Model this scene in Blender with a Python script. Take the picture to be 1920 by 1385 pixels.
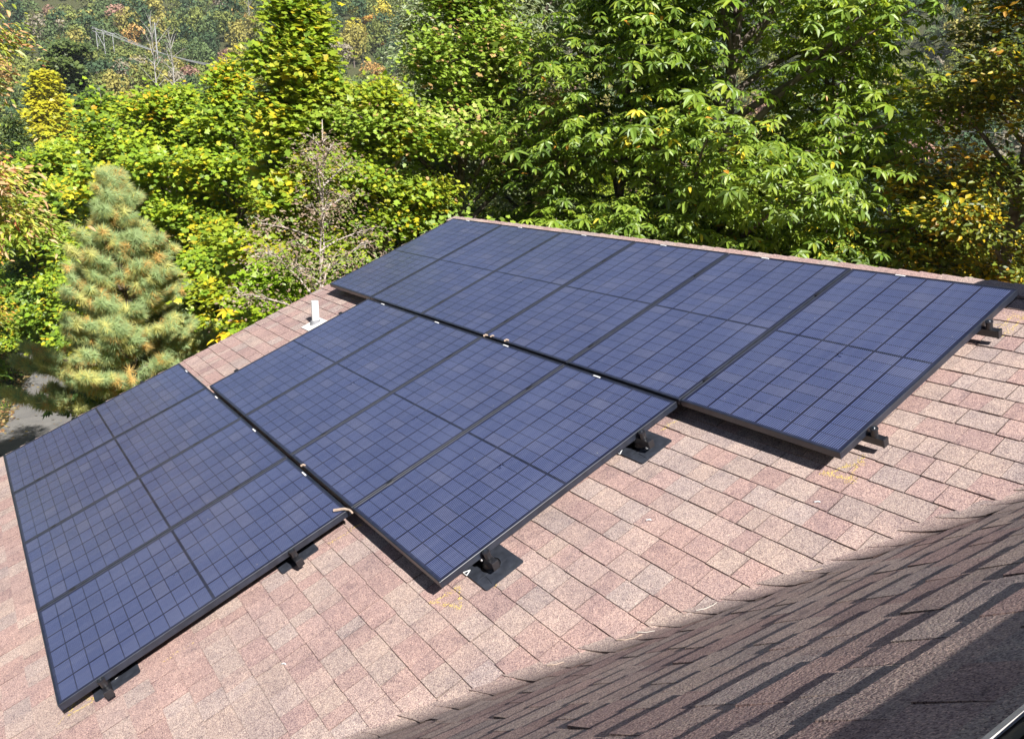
import bpy, math, random
import numpy as np
from mathutils import Vector, Matrix
C = bpy.context.scene
for o in list(bpy.data.objects): bpy.data.objects.remove(o)
R_ = math.radians
# ------------------------------------------------------------------ camera, world, sun, exposure
cam = bpy.data.cameras.new('camera'); camo = bpy.data.objects.new('camera', cam)
C.collection.objects.link(camo); C.camera = camo
cam.sensor_width = 36; cam.lens = 36*0.77172; cam.clip_start = .05; cam.clip_end = 3000
rt = Vector((0.57428, 0.818558, 0.012879)); dn = Vector((0.215206, -0.135766, -0.967085)); fw = Vector((-0.789867, 0.558149, -0.254126))
m = Matrix.Identity(4)
for i in range(3): m[i][0] = rt[i]; m[i][1] = -dn[i]; m[i][2] = -fw[i]
m.translation = Vector((6.91439, -0.10823, 2.56723)); camo.matrix_world = m
C.render.resolution_x = 1024; C.render.resolution_y = 738
C.view_settings.view_transform = 'Standard'; C.view_settings.look = 'None'; C.view_settings.gamma = 1
C.view_settings.exposure = 1.0
SUN = Vector((.1425, -.017, .1250)).normalized()
w = bpy.data.worlds.new('World'); C.world = w; w.use_nodes = True
nt = w.node_tree; bg = nt.nodes['Background']; sky = nt.nodes.new('ShaderNodeTexSky'); sky.sky_type = 'NISHITA'
sky.sun_disc = False; sky.sun_elevation = math.asin(SUN.z); sky.sun_rotation = math.atan2(SUN.x, SUN.y)
sky.air_density = .6; sky.dust_density = .3; sky.ozone_density = 1.5
nt.links.new(sky.outputs[0], bg.inputs[0]); bg.inputs[1].default_value = .050
sl = bpy.data.lights.new('sun', 'SUN'); sl.energy = 5.0; sl.angle = R_(.5); sl.color = (1, .965, .925)
so = bpy.data.objects.new('sun', sl); C.collection.objects.link(so)
so.rotation_euler = SUN.to_track_quat('Z', 'Y').to_euler()

# ------------------------------------------------------------------ helpers
def link(o): C.collection.objects.link(o); return o
def tag(o, label=None, cat=None, group=None, kind=None):
    if label: o['label'] = label
    if cat: o['category'] = cat
    if group: o['group'] = group
    if kind: o['kind'] = kind
    return o
def empty(name, loc=(0, 0, 0), rot=None):
    o = bpy.data.objects.new(name, None); o.location = loc; o.empty_display_size = .2
    if rot: o.rotation_euler = rot
    return link(o)
def mesh_np(name, V, loops, totals, mat=None, col=None, smooth=False):
    me = bpy.data.meshes.new(name); V = np.asarray(V, np.float32); loops = np.asarray(loops, np.int32); totals = np.asarray(totals, np.int32)
    me.vertices.add(len(V)); me.vertices.foreach_set('co', V.ravel())
    me.loops.add(len(loops)); me.loops.foreach_set('vertex_index', loops)
    me.polygons.add(len(totals)); st = np.zeros(len(totals), np.int32); st[1:] = np.cumsum(totals)[:-1]
    me.polygons.foreach_set('loop_start', st)
    try: me.polygons.foreach_set('loop_total', totals)
    except Exception: pass
    me.update(calc_edges=True)
    if col is not None:
        a = me.attributes.new('tint', 'FLOAT_COLOR', 'FACE'); c4 = np.ones((len(totals), 4), np.float32); c4[:, :3] = col
        a.data.foreach_set('color', c4.ravel())
    me.polygons.foreach_set('use_smooth', np.full(len(totals), bool(smooth)))
    if mat: me.materials.append(mat)
    return me
def obj(name, me, parent=None, M=None):
    o = bpy.data.objects.new(name, me); link(o)
    if M is not None: o.matrix_world = M
    if parent: o.parent = parent
    return o
class MB:
    """collects pieces and links them as ONE mesh object"""
    def __init__(s): s.v = []; s.f = []; s.c = []; s.cur = (1, 1, 1)
    def add(s, vs, fs):
        n = len(s.v); s.v += [tuple(x) for x in vs]; s.f += [[i+n for i in f] for f in fs]; s.c += [s.cur]*len(fs)
    def box(s, a, b, T=None):
        (x0, y0, z0), (x1, y1, z1) = a, b
        vs = [Vector(p) for p in ((x0,y0,z0),(x1,y0,z0),(x1,y1,z0),(x0,y1,z0),(x0,y0,z1),(x1,y0,z1),(x1,y1,z1),(x0,y1,z1))]
        if T: vs = [T @ p for p in vs]
        s.add(vs, [(0,3,2,1),(4,5,6,7),(0,1,5,4),(1,2,6,5),(2,3,7,6),(3,0,4,7)])
    def tube(s, pts, rad, n=6, cap=True):
        pts = [Vector(p) for p in pts]; base = len(s.v); vs = []; fs = []
        for i, p in enumerate(pts):
            d = (pts[min(i+1, len(pts)-1)] - pts[max(i-1, 0)]).normalized()
            a = d.orthogonal().normalized() if i == 0 else (a - d*a.dot(d)).normalized()
            b = d.cross(a); r = rad[i] if hasattr(rad, '__len__') else rad
            for k in range(n):
                t = 2*math.pi*k/n; vs.append(p + (a*math.cos(t) + b*math.sin(t))*r)
        for i in range(len(pts)-1):
            for k in range(n):
                k2 = (k+1) % n; fs.append((i*n+k, i*n+k2, (i+1)*n+k2, (i+1)*n+k))
        if cap: fs.append(tuple(range(n))[::-1]); fs.append(tuple((len(pts)-1)*n+k for k in range(n)))
        s.add(vs, fs)
    def lathe(s, prof, n=20, T=None):
        vs = []; fs = []
        for r, z in prof:
            for k in range(n):
                t = 2*math.pi*k/n; p = Vector((r*math.cos(t), r*math.sin(t), z)); vs.append(T @ p if T else p)
        for i in range(len(prof)-1):
            for k in range(n):
                k2 = (k+1) % n; fs.append((i*n+k, i*n+k2, (i+1)*n+k2, (i+1)*n+k))
        fs.append(tuple((len(prof)-1)*n+k for k in range(n))); fs.append(tuple(range(n))[::-1])
        s.add(vs, fs)
    def mesh(s, name, mat, smooth=False):
        return mesh_np(name, s.v, [i for f in s.f for i in f], [len(f) for f in s.f], mat, np.array(s.c), smooth)
    def build(s, name, mat, parent=None, M=None, smooth=False, bevel=0):
        o = obj(name, s.mesh(name, mat, smooth), parent, None)
        if M is not None: o.matrix_local = M
        if bevel:
            b = o.modifiers.new('b', 'BEVEL'); b.width = bevel; b.segments = 2; b.limit_method = 'ANGLE'
        return o
def mat(name):
    m = bpy.data.materials.new(name); m.use_nodes = True; t = m.node_tree
    return m, t, t.nodes['Principled BSDF']
def N(t, typ, **k):
    n = t.nodes.new(typ)
    for a, b in k.items():
        if a.startswith('i_'): n.inputs[int(a[2:])].default_value = b
        else: setattr(n, a, b)
    return n
def math_n(t, op, a, b=None, c=None):
    n = t.nodes.new('ShaderNodeMath'); n.operation = op
    for i, x in enumerate((a, b, c)):
        if x is None: continue
        if hasattr(x, 'links'): t.links.new(x, n.inputs[i])
        else: n.inputs[i].default_value = x
    return n.outputs[0]
def mixc(t, f, a, b, typ='MIX'):
    n = t.nodes.new('ShaderNodeMix'); n.data_type = 'RGBA'; n.blend_type = typ
    for i, x in ((0, f), (6, a), (7, b)):
        if hasattr(x, 'links'): t.links.new(x, n.inputs[i])
        else: n.inputs[i].default_value = x if i == 0 or len(x) == 4 else (*x, 1)
    return n.outputs[2]
def ramp(t, f, stops):
    n = t.nodes.new('ShaderNodeValToRGB'); e = n.color_ramp.elements
    while len(e) < len(stops): e.new(.5)
    for i, (p, c) in enumerate(stops): e[i].position = p; e[i].color = (*c, 1)
    t.links.new(f, n.inputs[0]); return n.outputs[0]
def noise(t, vec, scale, detail=2, rough=.5):
    n = N(t, 'ShaderNodeTexNoise'); n.inputs['Scale'].default_value = scale; n.inputs['Detail'].default_value = detail; n.inputs['Roughness'].default_value = rough
    t.links.new(vec, n.inputs['Vector']); return n.outputs[0]
def plain(name, col, rough=.5, metal=0, var=.0, vscale=30, bump=0, spec=.5):
    m, t, p = mat(name); p.inputs['Roughness'].default_value = rough; p.inputs['Metallic'].default_value = metal
    p.inputs['Specular IOR Level'].default_value = spec
    tc = N(t, 'ShaderNodeTexCoord'); f = noise(t, tc.outputs['Object'], vscale, 4)
    lo = tuple(x*(1-var) for x in col); hi = tuple(min(1, x*(1+var)) for x in col)
    t.links.new(ramp(t, f, [(.3, lo), (.7, hi)]), p.inputs['Base Color'])
    if bump:
        b = N(t, 'ShaderNodeBump'); b.inputs['Strength'].default_value = bump; b.inputs['Distance'].default_value = .01
        t.links.new(f, b.inputs['Height']); t.links.new(b.outputs[0], p.inputs['Normal'])
    return m

# ------------------------------------------------------------------ materials
def shingle_mat():
    m, t, p = mat('shingle'); tc = N(t, 'ShaderNodeTexCoord'); O = tc.outputs['Object']
    at = N(t, 'ShaderNodeAttribute', attribute_name='tint')
    g1 = N(t, 'ShaderNodeTexVoronoi'); g1.inputs['Scale'].default_value = 330; t.links.new(O, g1.inputs['Vector'])
    sep = N(t, 'ShaderNodeSeparateColor'); t.links.new(g1.outputs['Color'], sep.inputs[0])
    gr = ramp(t, sep.outputs[0], [(0, (.36, .31, .33)), (.16, (.62, .55, .56)), (.5, (1.0, .98, .96)), (.86, (1.22, 1.18, 1.05)), (1, (1.75, 1.65, 1.45))])
    c = mixc(t, 1, at.outputs['Color'], gr, 'MULTIPLY')
    big = ramp(t, noise(t, O, 3.1, 5, .6), [(.3, (.84, .84, .87)), (.7, (1.1, 1.08, 1.05))])
    c = mixc(t, 1, c, big, 'MULTIPLY')
    st = ramp(t, noise(t, O, 17, 6, .7), [(.32, (.72, .72, .76)), (.5, (1, 1, 1))])
    c = mixc(t, .7, c, st, 'MULTIPLY')
    mp = N(t, 'ShaderNodeMapping'); mp.inputs['Scale'].default_value = (9, 2.2, 9); t.links.new(O, mp.inputs[0])
    c = mixc(t, .8, c, ramp(t, noise(t, mp.outputs[0], 1.6, 7, .72), [(.30, (.62, .63, .68)), (.44, (1, 1, 1))]), 'MULTIPLY')
    t.links.new(c, p.inputs['Base Color']); p.inputs['Roughness'].default_value = .92; p.inputs['Specular IOR Level'].default_value = .25
    b = N(t, 'ShaderNodeBump'); b.inputs['Strength'].default_value = .75; b.inputs['Distance'].default_value = .0026
    h = math_n(t, 'ADD', sep.outputs[1], math_n(t, 'MULTIPLY', noise(t, O, 140, 2), 1.2))
    t.links.new(h, b.inputs['Height']); t.links.new(b.outputs[0], p.inputs['Normal'])
    return m
M_SH = shingle_mat()
PW, PH = .990, 1.656     # panel size
def pv_mat():
    m, t, p = mat('solar_cells'); tc = N(t, 'ShaderNodeTexCoord'); sx = N(t, 'ShaderNodeSeparateXYZ'); t.links.new(tc.outputs['Object'], sx.inputs[0])
    x, y = sx.outputs[0], sx.outputs[1]; mg = .020
    cu = (PW-2*mg)/6; half = (PH-2*mg-.012)/2; cv = half/10
    u = math_n(t, 'DIVIDE', math_n(t, 'SUBTRACT', x, mg), cu)
    yy = math_n(t, 'SUBTRACT', y, mg); up = math_n(t, 'GREATER_THAN', yy, half+.006)
    yy = math_n(t, 'SUBTRACT', yy, math_n(t, 'MULTIPLY', up, .012))
    v = math_n(t, 'DIVIDE', yy, cv)
    du = math_n(t, 'ABSOLUTE', math_n(t, 'SUBTRACT', math_n(t, 'FRACT', u), .5))
    dv = math_n(t, 'ABSOLUTE', math_n(t, 'SUBTRACT', math_n(t, 'FRACT', v), .5))
    gu = math_n(t, 'GREATER_THAN', du, .5-.036); gv = math_n(t, 'GREATER_THAN', dv, .5-.030)
    mid = math_n(t, 'LESS_THAN', math_n(t, 'ABSOLUTE', math_n(t, 'SUBTRACT', y, PH/2)), .0055)
    ed = math_n(t, 'MAXIMUM', math_n(t, 'GREATER_THAN', math_n(t, 'ABSOLUTE', math_n(t, 'SUBTRACT', x, PW/2)), PW/2-mg+.003),
                math_n(t, 'GREATER_THAN', math_n(t, 'ABSOLUTE', math_n(t, 'SUBTRACT', y, PH/2)), PH/2-mg+.003))
    # thin collector lines running the long way of the panel
    ln = math_n(t, 'LESS_THAN', math_n(t, 'FRACT', math_n(t, 'MULTIPLY', u, 14)), .38)
    # per-cell variation
    cmb = N(t, 'ShaderNodeCombineXYZ'); t.links.new(math_n(t, 'FLOOR', u), cmb.inputs[0]); t.links.new(math_n(t, 'FLOOR', v), cmb.inputs[1])
    oi = N(t, 'ShaderNodeObjectInfo'); t.links.new(math_n(t, 'MULTIPLY', oi.outputs['Random'], 91.7), cmb.inputs[2])
    wn = N(t, 'ShaderNodeTexWhiteNoise', noise_dimensions='3D'); t.links.new(cmb.outputs[0], wn.inputs['Vector'])
    cell = ramp(t, wn.outputs['Value'], [(0, (.008, .013, .049)), (.35, (.010, .016, .058)), (.75, (.015, .021, .064)), (1, (.032, .034, .066))])
    line = mixc(t, .6, cell, (.20, .24, .42, 1))
    c = mixc(t, ln, cell, line)
    c = mixc(t, gv, c, (.010, .013, .034, 1))
    c = mixc(t, gu, c, (.011, .011, .030, 1))
    c = mixc(t, mid, c, (.010, .012, .026, 1)); c = mixc(t, ed, c, (.010, .013, .035, 1))
    d = noise(t, tc.outputs['Object'], 2.2, 5, .6)
    dust = ramp(t, d, [(.35, (0, 0, 0)), (.8, (.012, .012, .013))]); c = mixc(t, 1, c, dust, 'ADD')
    sp = N(t, 'ShaderNodeTexVoronoi'); sp.inputs['Scale'].default_value = 9; t.links.new(tc.outputs['Object'], sp.inputs['Vector'])
    dot = math_n(t, 'LESS_THAN', sp.outputs['Distance'], .028); c = mixc(t, dot, c, (.35, .34, .30, 1))
    mp_ = N(t, 'ShaderNodeMapping'); mp_.inputs['Scale'].default_value = (26, 1.6, 1); t.links.new(tc.outputs['Object'], mp_.inputs[0])
    sheen = ramp(t, noise(t, tc.outputs['Object'], 1.1, 3, .5), [(.42, (0, 0, 0)), (.7, (.010, .012, .020))]); c = mixc(t, 1, c, sheen, 'ADD')  # broad bluish lightening: uneven sheen painted into the cell colour
    stz = ramp(t, noise(t, mp_.outputs[0], 1.0, 4, .6), [(.45, (0, 0, 0)), (.8, (.024, .024, .026))]); c = mixc(t, 1, c, stz, 'ADD')
    t.links.new(c, p.inputs['Base Color']); p.inputs['Roughness'].default_value = .34; p.inputs['Specular IOR Level'].default_value = .5
    t.links.new(ramp(t, d, [(.3, (.26, .26, .26)), (.7, (.40, .40, .40))]), p.inputs['Roughness'])
    p.inputs['Coat Weight'].default_value = .25; p.inputs['Coat Roughness'].default_value = .12
    return m
M_PV = pv_mat()
M_FR = plain('black_anodised_frame', (.017, .021, .033), .36, .0, .3, 20, spec=.6)
M_RAIL = plain('black_rail', (.014, .014, .017), .35, .0, .3, 40, spec=.6)
M_FL = plain('black_flashing', (.030, .034, .045), .42, .0, .35, 25, .2)
M_ST = plain('label_white', (.75, .75, .74), .5, 0, .05)
M_STEEL = plain('bolt_steel', (.55, .55, .56), .25, 1, .1)
M_PVC = plain('white_pvc', (.80, .80, .78), .4, 0, .03, 20)
M_RUB = plain('grey_rubber', (.20, .20, .21), .7, 0, .15)
M_WMET = plain('white_metal_flashing', (.72, .71, .68), .45, 0, .08)
M_GALV = plain('bare_metal_edge', (.48, .46, .44), .5, .1, .15)
M_FASC = plain('painted_fascia', (.50, .46, .40), .6, 0, .1)
M_BRICK = None
def brick():
    m, t, p = mat('brick'); tc = N(t, 'ShaderNodeTexCoord'); b = N(t, 'ShaderNodeTexBrick'); b.inputs['Scale'].default_value = 4.5
    b.inputs['Color1'].default_value = (.28, .11, .07, 1); b.inputs['Color2'].default_value = (.22, .09, .06, 1); b.inputs['Mortar'].default_value = (.4, .38, .35, 1)
    mp = N(t, 'ShaderNodeMapping'); mp.inputs['Rotation'].default_value = (R_(90), 0, 0); t.links.new(tc.outputs['Object'], mp.inputs[0]); t.links.new(mp.outputs[0], b.inputs['Vector'])
    t.links.new(b.outputs[0], p.inputs['Base Color']); p.inputs['Roughness'].default_value = .9; return m
M_BRICK = brick()
M_WALL = plain('painted_siding', (.52, .48, .41), .7, 0, .06, 6)
M_CHALK = plain('yellow_chalk', (.80, .60, .12), .95, 0, .15, 60)
def leaf_mat(name, trans=.34, rough=.42, spec=.45):
    m, t, p = mat(name); at = N(t, 'ShaderNodeAttribute', attribute_name='tint'); col = at.outputs['Color']
    t.links.new(col, p.inputs['Base Color']); p.inputs['Roughness'].default_value = rough; p.inputs['Specular IOR Level'].default_value = spec
    tr = N(t, 'ShaderNodeBsdfTranslucent'); t.links.new(mixc(t, 1, col, (1.25, 1.15, .55, 1), 'MULTIPLY'), tr.inputs[0])
    mx = N(t, 'ShaderNodeMixShader'); mx.inputs[0].default_value = trans
    t.links.new(p.outputs[0], mx.inputs[1]); t.links.new(tr.outputs[0], mx.inputs[2])
    t.links.new(mx.outputs[0], t.nodes['Material Output'].inputs['Surface']); return m
M_LEAF = leaf_mat('leaves'); M_NEED = leaf_mat('needles', .4, .6, .3); M_FAR = leaf_mat('far_foliage', .15, .8, .1)
M_BARK = plain('bark', (.17, .14, .115), .9, 0, .45, 9, .6, .2)
M_BARKP = plain('pale_bark', (.42, .36, .31), .85, 0, .3, 14, .4, .2)
M_BARKW = plain('bleached_dead_wood', (.36, .34, .31), .85, 0, .2, 8, .3, .2)

# ------------------------------------------------------------------ the roof frame
TH = R_(22.6); ct, st_ = math.cos(TH), math.sin(TH)
def roof(u, v, z): return Vector((u, v*ct - z*st_, v*st_ + z*ct))     # u along the ridge, v up the slope, z off the slope; panels' glass is z = 0
ROOF = Matrix(((1, 0, 0, 0), (0, ct, -st_, 0), (0, st_, ct, 0), (0, 0, 0, 1)))
HZ = -.13
BE = R_(36.5); cb, sb = math.cos(BE), math.sin(BE); KB = math.tan(BE)
AX, AZ = 4.37, .2835
def near(a, b, n): return Vector((AX + b*cb - n*sb, a, AZ + b*sb + n*cb))   # b up the near slope from the datum, a along Y
def valley_u(v): return AX + ((v*st_ + HZ*ct) - AZ)/KB
def valley_y(b): return ((AZ + b*sb) - HZ*ct)/st_*ct - HZ*st_
rng = np.random.default_rng(5)
TINTS = [((.395, .275, .256), 5), ((.415, .300, .278), 5), ((.432, .336, .306), 5), ((.418, .348, .318), 5), ((.398, .340, .322), 3), ((.442, .358, .318), 3), ((.355, .252, .240), 2.5)]
tw = np.array([x[1] for x in TINTS], float); tw /= tw.sum()
def tint():
    c = np.array(TINTS[rng.choice(len(TINTS), p=tw)][0])*1.04; c = c*.72 + np.array((.410, .300, .282))*.28*1.04; c = (c*.96 + c.mean()*.04)*1.04; return c*rng.uniform(.94, 1.06)
def courses(P, b0, b1, e, lo, hi, thick=(.0066, .0084), wid=(.08, .20), skew=.006, sub=1, gap=.0038, tj=.22):
    """overlapping laminated shingles: P(a, b, n) maps to space; lo(b), hi(b) bound each course"""
    V = []; F = []; Cc = []
    b = b0; j = 0
    while b < b1:
        a = lo(b) - rng.uniform(0, .1); jj = rng.uniform(-.002, .002); tooth = j % 2
        while a < hi(b):
            wd = rng.uniform(*wid); a2 = a + wd; tooth = 1-tooth
            t = thick[tooth]*rng.uniform(1-tj, 1+tj)
            c = tint(); k0, k1 = rng.uniform(-skew, skew, 2) if tooth else (0, 0)
            e0 = jj + rng.uniform(-.0025, .0025) + (0 if tooth else .001); eh = min(e + .012, b1+.03-b)
            ns = max(1, int(sub*wd/.05))
            L = lambda bb, q: min(max(q, lo(bb)), hi(bb))
            xs = [a + gap + (a2-a-gap)*i/ns for i in range(ns+1)]
            low = [(L(b, x + (k0 if i == 0 else k1 if i == ns else 0)), b + e0 + (rng.uniform(-.0015, .0015) if sub > 1 else 0)) for i, x in enumerate(xs)]
            top = [(L(b+eh, x), b + eh) for x in xs]
            if low[-1][0] - low[0][0] < .002 and top[-1][0] - top[0][0] < .002: a = a2; continue
            n0 = len(V)
            for (p, q) in low: V.append(P(p, q, t))
            for (p, q) in top: V.append(P(p, q, .0006))
            for (p, q) in low: V.append(P(p, q, -.004))
            V.append(P(*top[0], -.006)); V.append(P(*top[-1], -.006))
            m_ = ns+1
            for i in range(ns):
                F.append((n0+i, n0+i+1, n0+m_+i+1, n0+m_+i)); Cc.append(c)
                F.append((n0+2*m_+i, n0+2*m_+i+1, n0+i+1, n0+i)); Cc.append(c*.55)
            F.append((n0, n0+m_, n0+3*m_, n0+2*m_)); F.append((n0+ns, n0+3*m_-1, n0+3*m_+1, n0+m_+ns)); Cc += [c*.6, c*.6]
            a = a2
        b += e; j += 1
    return V, F, Cc
def from_lists(name, V, F, Cc, m_): return mesh_np(name, np.array([tuple(v) for v in V]), [i for f in F for i in f], [len(f) for f in F], m_, np.array(Cc))
VR = 5.275                      # ridge of the main roof, up the slope
RY, RZ = roof(0, VR, HZ).y, roof(0, VR, HZ).z
V0 = 2.972 - .136*27            # eave
XV = 6.645                       # where the ridge vent of the near wing begins
XR = 6.81; RB = (XR-AX)/cb
bE = (roof(0, V0, HZ).z - AZ)/sb
house = empty('house', (0, 0, roof(0, V0, HZ).z))
tag(house, 'house roof of pinkish brown asphalt shingles with a valley between two slopes', 'house')
HM = Matrix.Translation(-house.location)
def hpart(name, me): 
    o = obj(name, me, house); o.matrix_local = HM; return o
# main slope
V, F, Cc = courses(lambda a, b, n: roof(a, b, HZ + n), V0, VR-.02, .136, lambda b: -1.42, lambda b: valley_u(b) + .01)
main = hpart('roof', from_lists('roof', V, F, Cc, M_SH)); main['label'] = 'sunlit low-pitched main slope carrying the panels'
# back slope of the main roof
def back(a, b, n):
    p = roof(a, b, HZ + n); return Vector((p.x, 2*RY - p.y, p.z))
V, F, Cc = courses(back, V0, VR-.02, .136, lambda b: -1.42, lambda b: min(valley_u(b), 6.6), wid=(.3, .6))
F = [f[::-1] for f in F]
hpart('roof', from_lists('roof_back', V, F, Cc, M_SH))
# near wing, steeper, courses run along Y
nb = int((RB - bE)/.1395)
b_top = (XV-AX)/cb; b0n = b_top + .055 - .1395*nb
V, F, Cc = courses(lambda a, b, n: near(-a, b, n), b0n, b_top + .1, .1395, lambda b: -valley_y(b) - .01 if AZ + b*sb < RZ-.03 else -9.0, lambda b: 4.0,
                   thick=(.0062, .0092), wid=(.12, .30), skew=.016, sub=2, gap=.002, tj=.07)
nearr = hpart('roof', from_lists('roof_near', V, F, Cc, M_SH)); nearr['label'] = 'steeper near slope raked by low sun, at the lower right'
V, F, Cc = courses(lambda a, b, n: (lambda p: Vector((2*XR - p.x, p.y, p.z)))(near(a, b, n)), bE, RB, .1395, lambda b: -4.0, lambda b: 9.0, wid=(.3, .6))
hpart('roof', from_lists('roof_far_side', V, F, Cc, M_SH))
# valley: shingles woven through a soft curve
def valley():
    V = []; F = []; Cc = []; nseg = 12; s = V0 - .05; k = 0
    while s < VR - .05:
        c = (tint()*.35 + np.array((.37, .30, .28))*.65)*.95; ln_ = .142 + rng.uniform(-.01, .01); rr = .09 + rng.uniform(-.015, .02); r2 = .10 + rng.uniform(-.03, .03); rows = []
        for q in range(4):
            f = q/3; sv = s + ln_*f*1.12; corner = roof(valley_u(sv), sv, HZ); row = []
            A = corner + Vector((-rr, 0, 0)) + (roof(0, -.05, 0) - roof(0, 0, 0))*(1 if q < 3 else .6); B = corner + (near(0, r2, 0) - near(0, 0, 0)) + Vector((0, -.03, 0))
            nrm = Vector((-.30, -.38, .87)).normalized(); lift = .0065*(1-f) + .0045
            for i in range(nseg+1):
                t = i/nseg; p = A*(1-t)**2 + corner*2*t*(1-t) + B*t*t
                row.append(p + nrm*(lift + rng.uniform(-.0006, .0006)))
            rows.append(row)
        n0 = len(V); n = nseg+1
        for r_ in rows: V += r_
        V += [p - Vector((-.30, -.38, .87)).normalized()*.014 for p in rows[0]]
        for j in range(3):
            for i in range(nseg): F.append((n0+j*n+i, n0+j*n+i+1, n0+(j+1)*n+i+1, n0+(j+1)*n+i)); Cc.append(c)
        for i in range(nseg): F.append((n0+4*n+i, n0+4*n+i+1, n0+i+1, n0+i)); Cc.append(c*.5)
        s += ln_; k += 1
    return from_lists('valley', V, F, Cc, M_SH)
vm = hpart('roof_valley', valley()); vm['label'] = 'curved woven shingle valley between the two slopes'
# ridge cap of the main roof
def cap(P1, P2, length, n, w_, th, prof):
    V = []; F = []; Cc = []; L = length/n
    for k in range(n):
        c = tint(); x0 = k*L; x1 = (k+1)*L + .02; z0 = th + rng.uniform(-.001, .002); z1 = .002
        jw = rng.uniform(-.004, .004)
        rowsp = []
        for (x, zz) in ((x0, z0), (x1, z1)):
            rowsp.append([prof(x, (q-4)/4*(w_+jw), zz) for q in range(9)])
        n0 = len(V); V += rowsp[0] + rowsp[1] + [prof(x0, (q-4)/4*(w_+jw), -.01) for q in range(9)] + [prof(x1, (q-4)/4*(w_+jw), -.01) for q in range(9)]
        for q in range(8):
            F.append((n0+q, n0+q+1, n0+9+q+1, n0+9+q)); Cc.append(c); F.append((n0+18+q, n0+18+q+1, n0+q+1, n0+q)); Cc.append(c*.5)
        F.append((n0, n0+9, n0+27, n0+18)); F.append((n0+8, n0+26, n0+35, n0+17)); Cc += [c*.6]*2
    return V, F, Cc
def prof_main(x, q, z):
    d = abs(q); y = math.copysign(d*ct, q); h = -(math.sqrt(d*d + .0009) - .03)*st_
    return Vector((-1.42 + x, RY + y, RZ + h + .008 + z))
V, F, Cc = cap(0, 0, 7.95, 57, .15, .009, prof_main)
rc = hpart('ridge_cap', from_lists('ridge_cap', V, F, Cc, M_SH))
# ridge vent and cap of the near wing
RZN = AZ + RB*sb
def prof_near(x, q, z):
    d = abs(q); return Vector((XR + math.copysign(d*cb, q), 9.0 - x, RZN - (math.sqrt(d*d+.0004) - .02)*sb + .023 + z))
V, F, Cc = cap(0, 0, 13.0, 92, .178, .006, prof_near)
hpart('ridge_cap', from_lists('ridge_cap_near', V, F, Cc, M_SH))
mb = MB()
for sgn in (1, -1):
    T = Matrix.Translation(near(0, 0, 0)) @ Matrix.Rotation(-BE, 4, 'Y')
    b_ = (XV-AX)/cb; mb.box((b_, -4.0, .002), (b_+.03, 9.0, .0235), T)
hpart('ridge_vent', mb.mesh('ridge_vent', M_RAIL))
mb = MB()
y = -4.0
while y < 2.3:                                         # bare, slightly stepped metal edge of the vent
    L_ = random.Random(int(y*100)).uniform(.22, .6); o_ = random.Random(int(y*77)).uniform(0, .006)
    mb.box((b_-.001-o_, y, .0245), (b_+.006, y+L_, .0285), T); y += L_ + .001
hpart('metal_edge', mb.mesh('metal_edge', M_GALV))
# rake trim, eaves fascia and walls
mb = MB()
mb.box((-1.405, V0, HZ-.20), (-1.375, VR, HZ-.012), ROOF)
hpart('rake_fascia', mb.mesh('rake_fascia', M_FASC))
mb = MB(); mb.box((-1.425, V0, HZ-.0115), (-1.36, VR, HZ-.0045), ROOF); hpart('drip_edge', mb.mesh('drip_edge', M_GALV))
mb = MB(); ez = roof(0, V0, HZ).z; ey = roof(0, V0, HZ).y
mb.box((-1.40, ey+.01, ez-.22), (valley_u(V0), ey+.04, ez-.02))
hpart('fascia', mb.mesh('fascia', M_FASC))
mb = MB(); zb = -6.5
mb.box((-1.05, ey+.45, zb), (5.5, 2*RY-ey-.45, ez-.05)); xw0 = near(0, bE, 0).x + .4
mb.box((xw0+.01, -3.6, zb), (2*XR-xw0, 8.6, ez-.06))
mb.add([(-1.05, ey+.45, ez-.05), (-1.05, 2*RY-ey-.45, ez-.05), (-1.05, RY, RZ-.2)], [(0, 2, 1)])
hpart('wall', mb.mesh('wall', M_WALL))
mb = MB(); mb.add([(-1.39, ey+.05, ez-.2), (-1.39, 2*RY-ey-.05, ez-.2), (-1.02, 2*RY-ey-.05, ez-.2), (-1.02, ey+.05, ez-.2)], [(0, 1, 2, 3)])
hpart('soffit', mb.mesh('soffit', M_FASC))
# roof deck closing the slopes from below
mb = MB()
def deck(pts): mb.add(pts, [(0, 1, 2, 3)])
deck([roof(-1.40, V0, HZ-.02), roof(valley_u(V0), V0, HZ-.02), roof(valley_u(VR), VR, HZ-.02), roof(-1.40, VR, HZ-.02)])
deck([back(-1.40, V0, -.02), back(valley_u(V0), V0, -.02), back(6.6, VR, -.02), back(-1.40, VR, -.02)])
hpart('roof_deck', mb.mesh('roof_deck', M_FASC))
# unseen brick block, added to throw the shadow on the ridge end
ch = empty('shadow_caster', (5.9, 5.0, 1.7)); tag(ch, 'unseen red brick block added by the main ridge to shade the ridge end', 'shadow_caster')
mb = MB(); mb.box((-.33, -.39, -.6), (.35, .5, .90)); mb.build('stack', M_BRICK, ch)
mb = MB(); mb.box((-.37, -.43, .902), (.39, .54, .96)); mb.build('shadow_caster_cap', M_FASC, ch)

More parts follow.
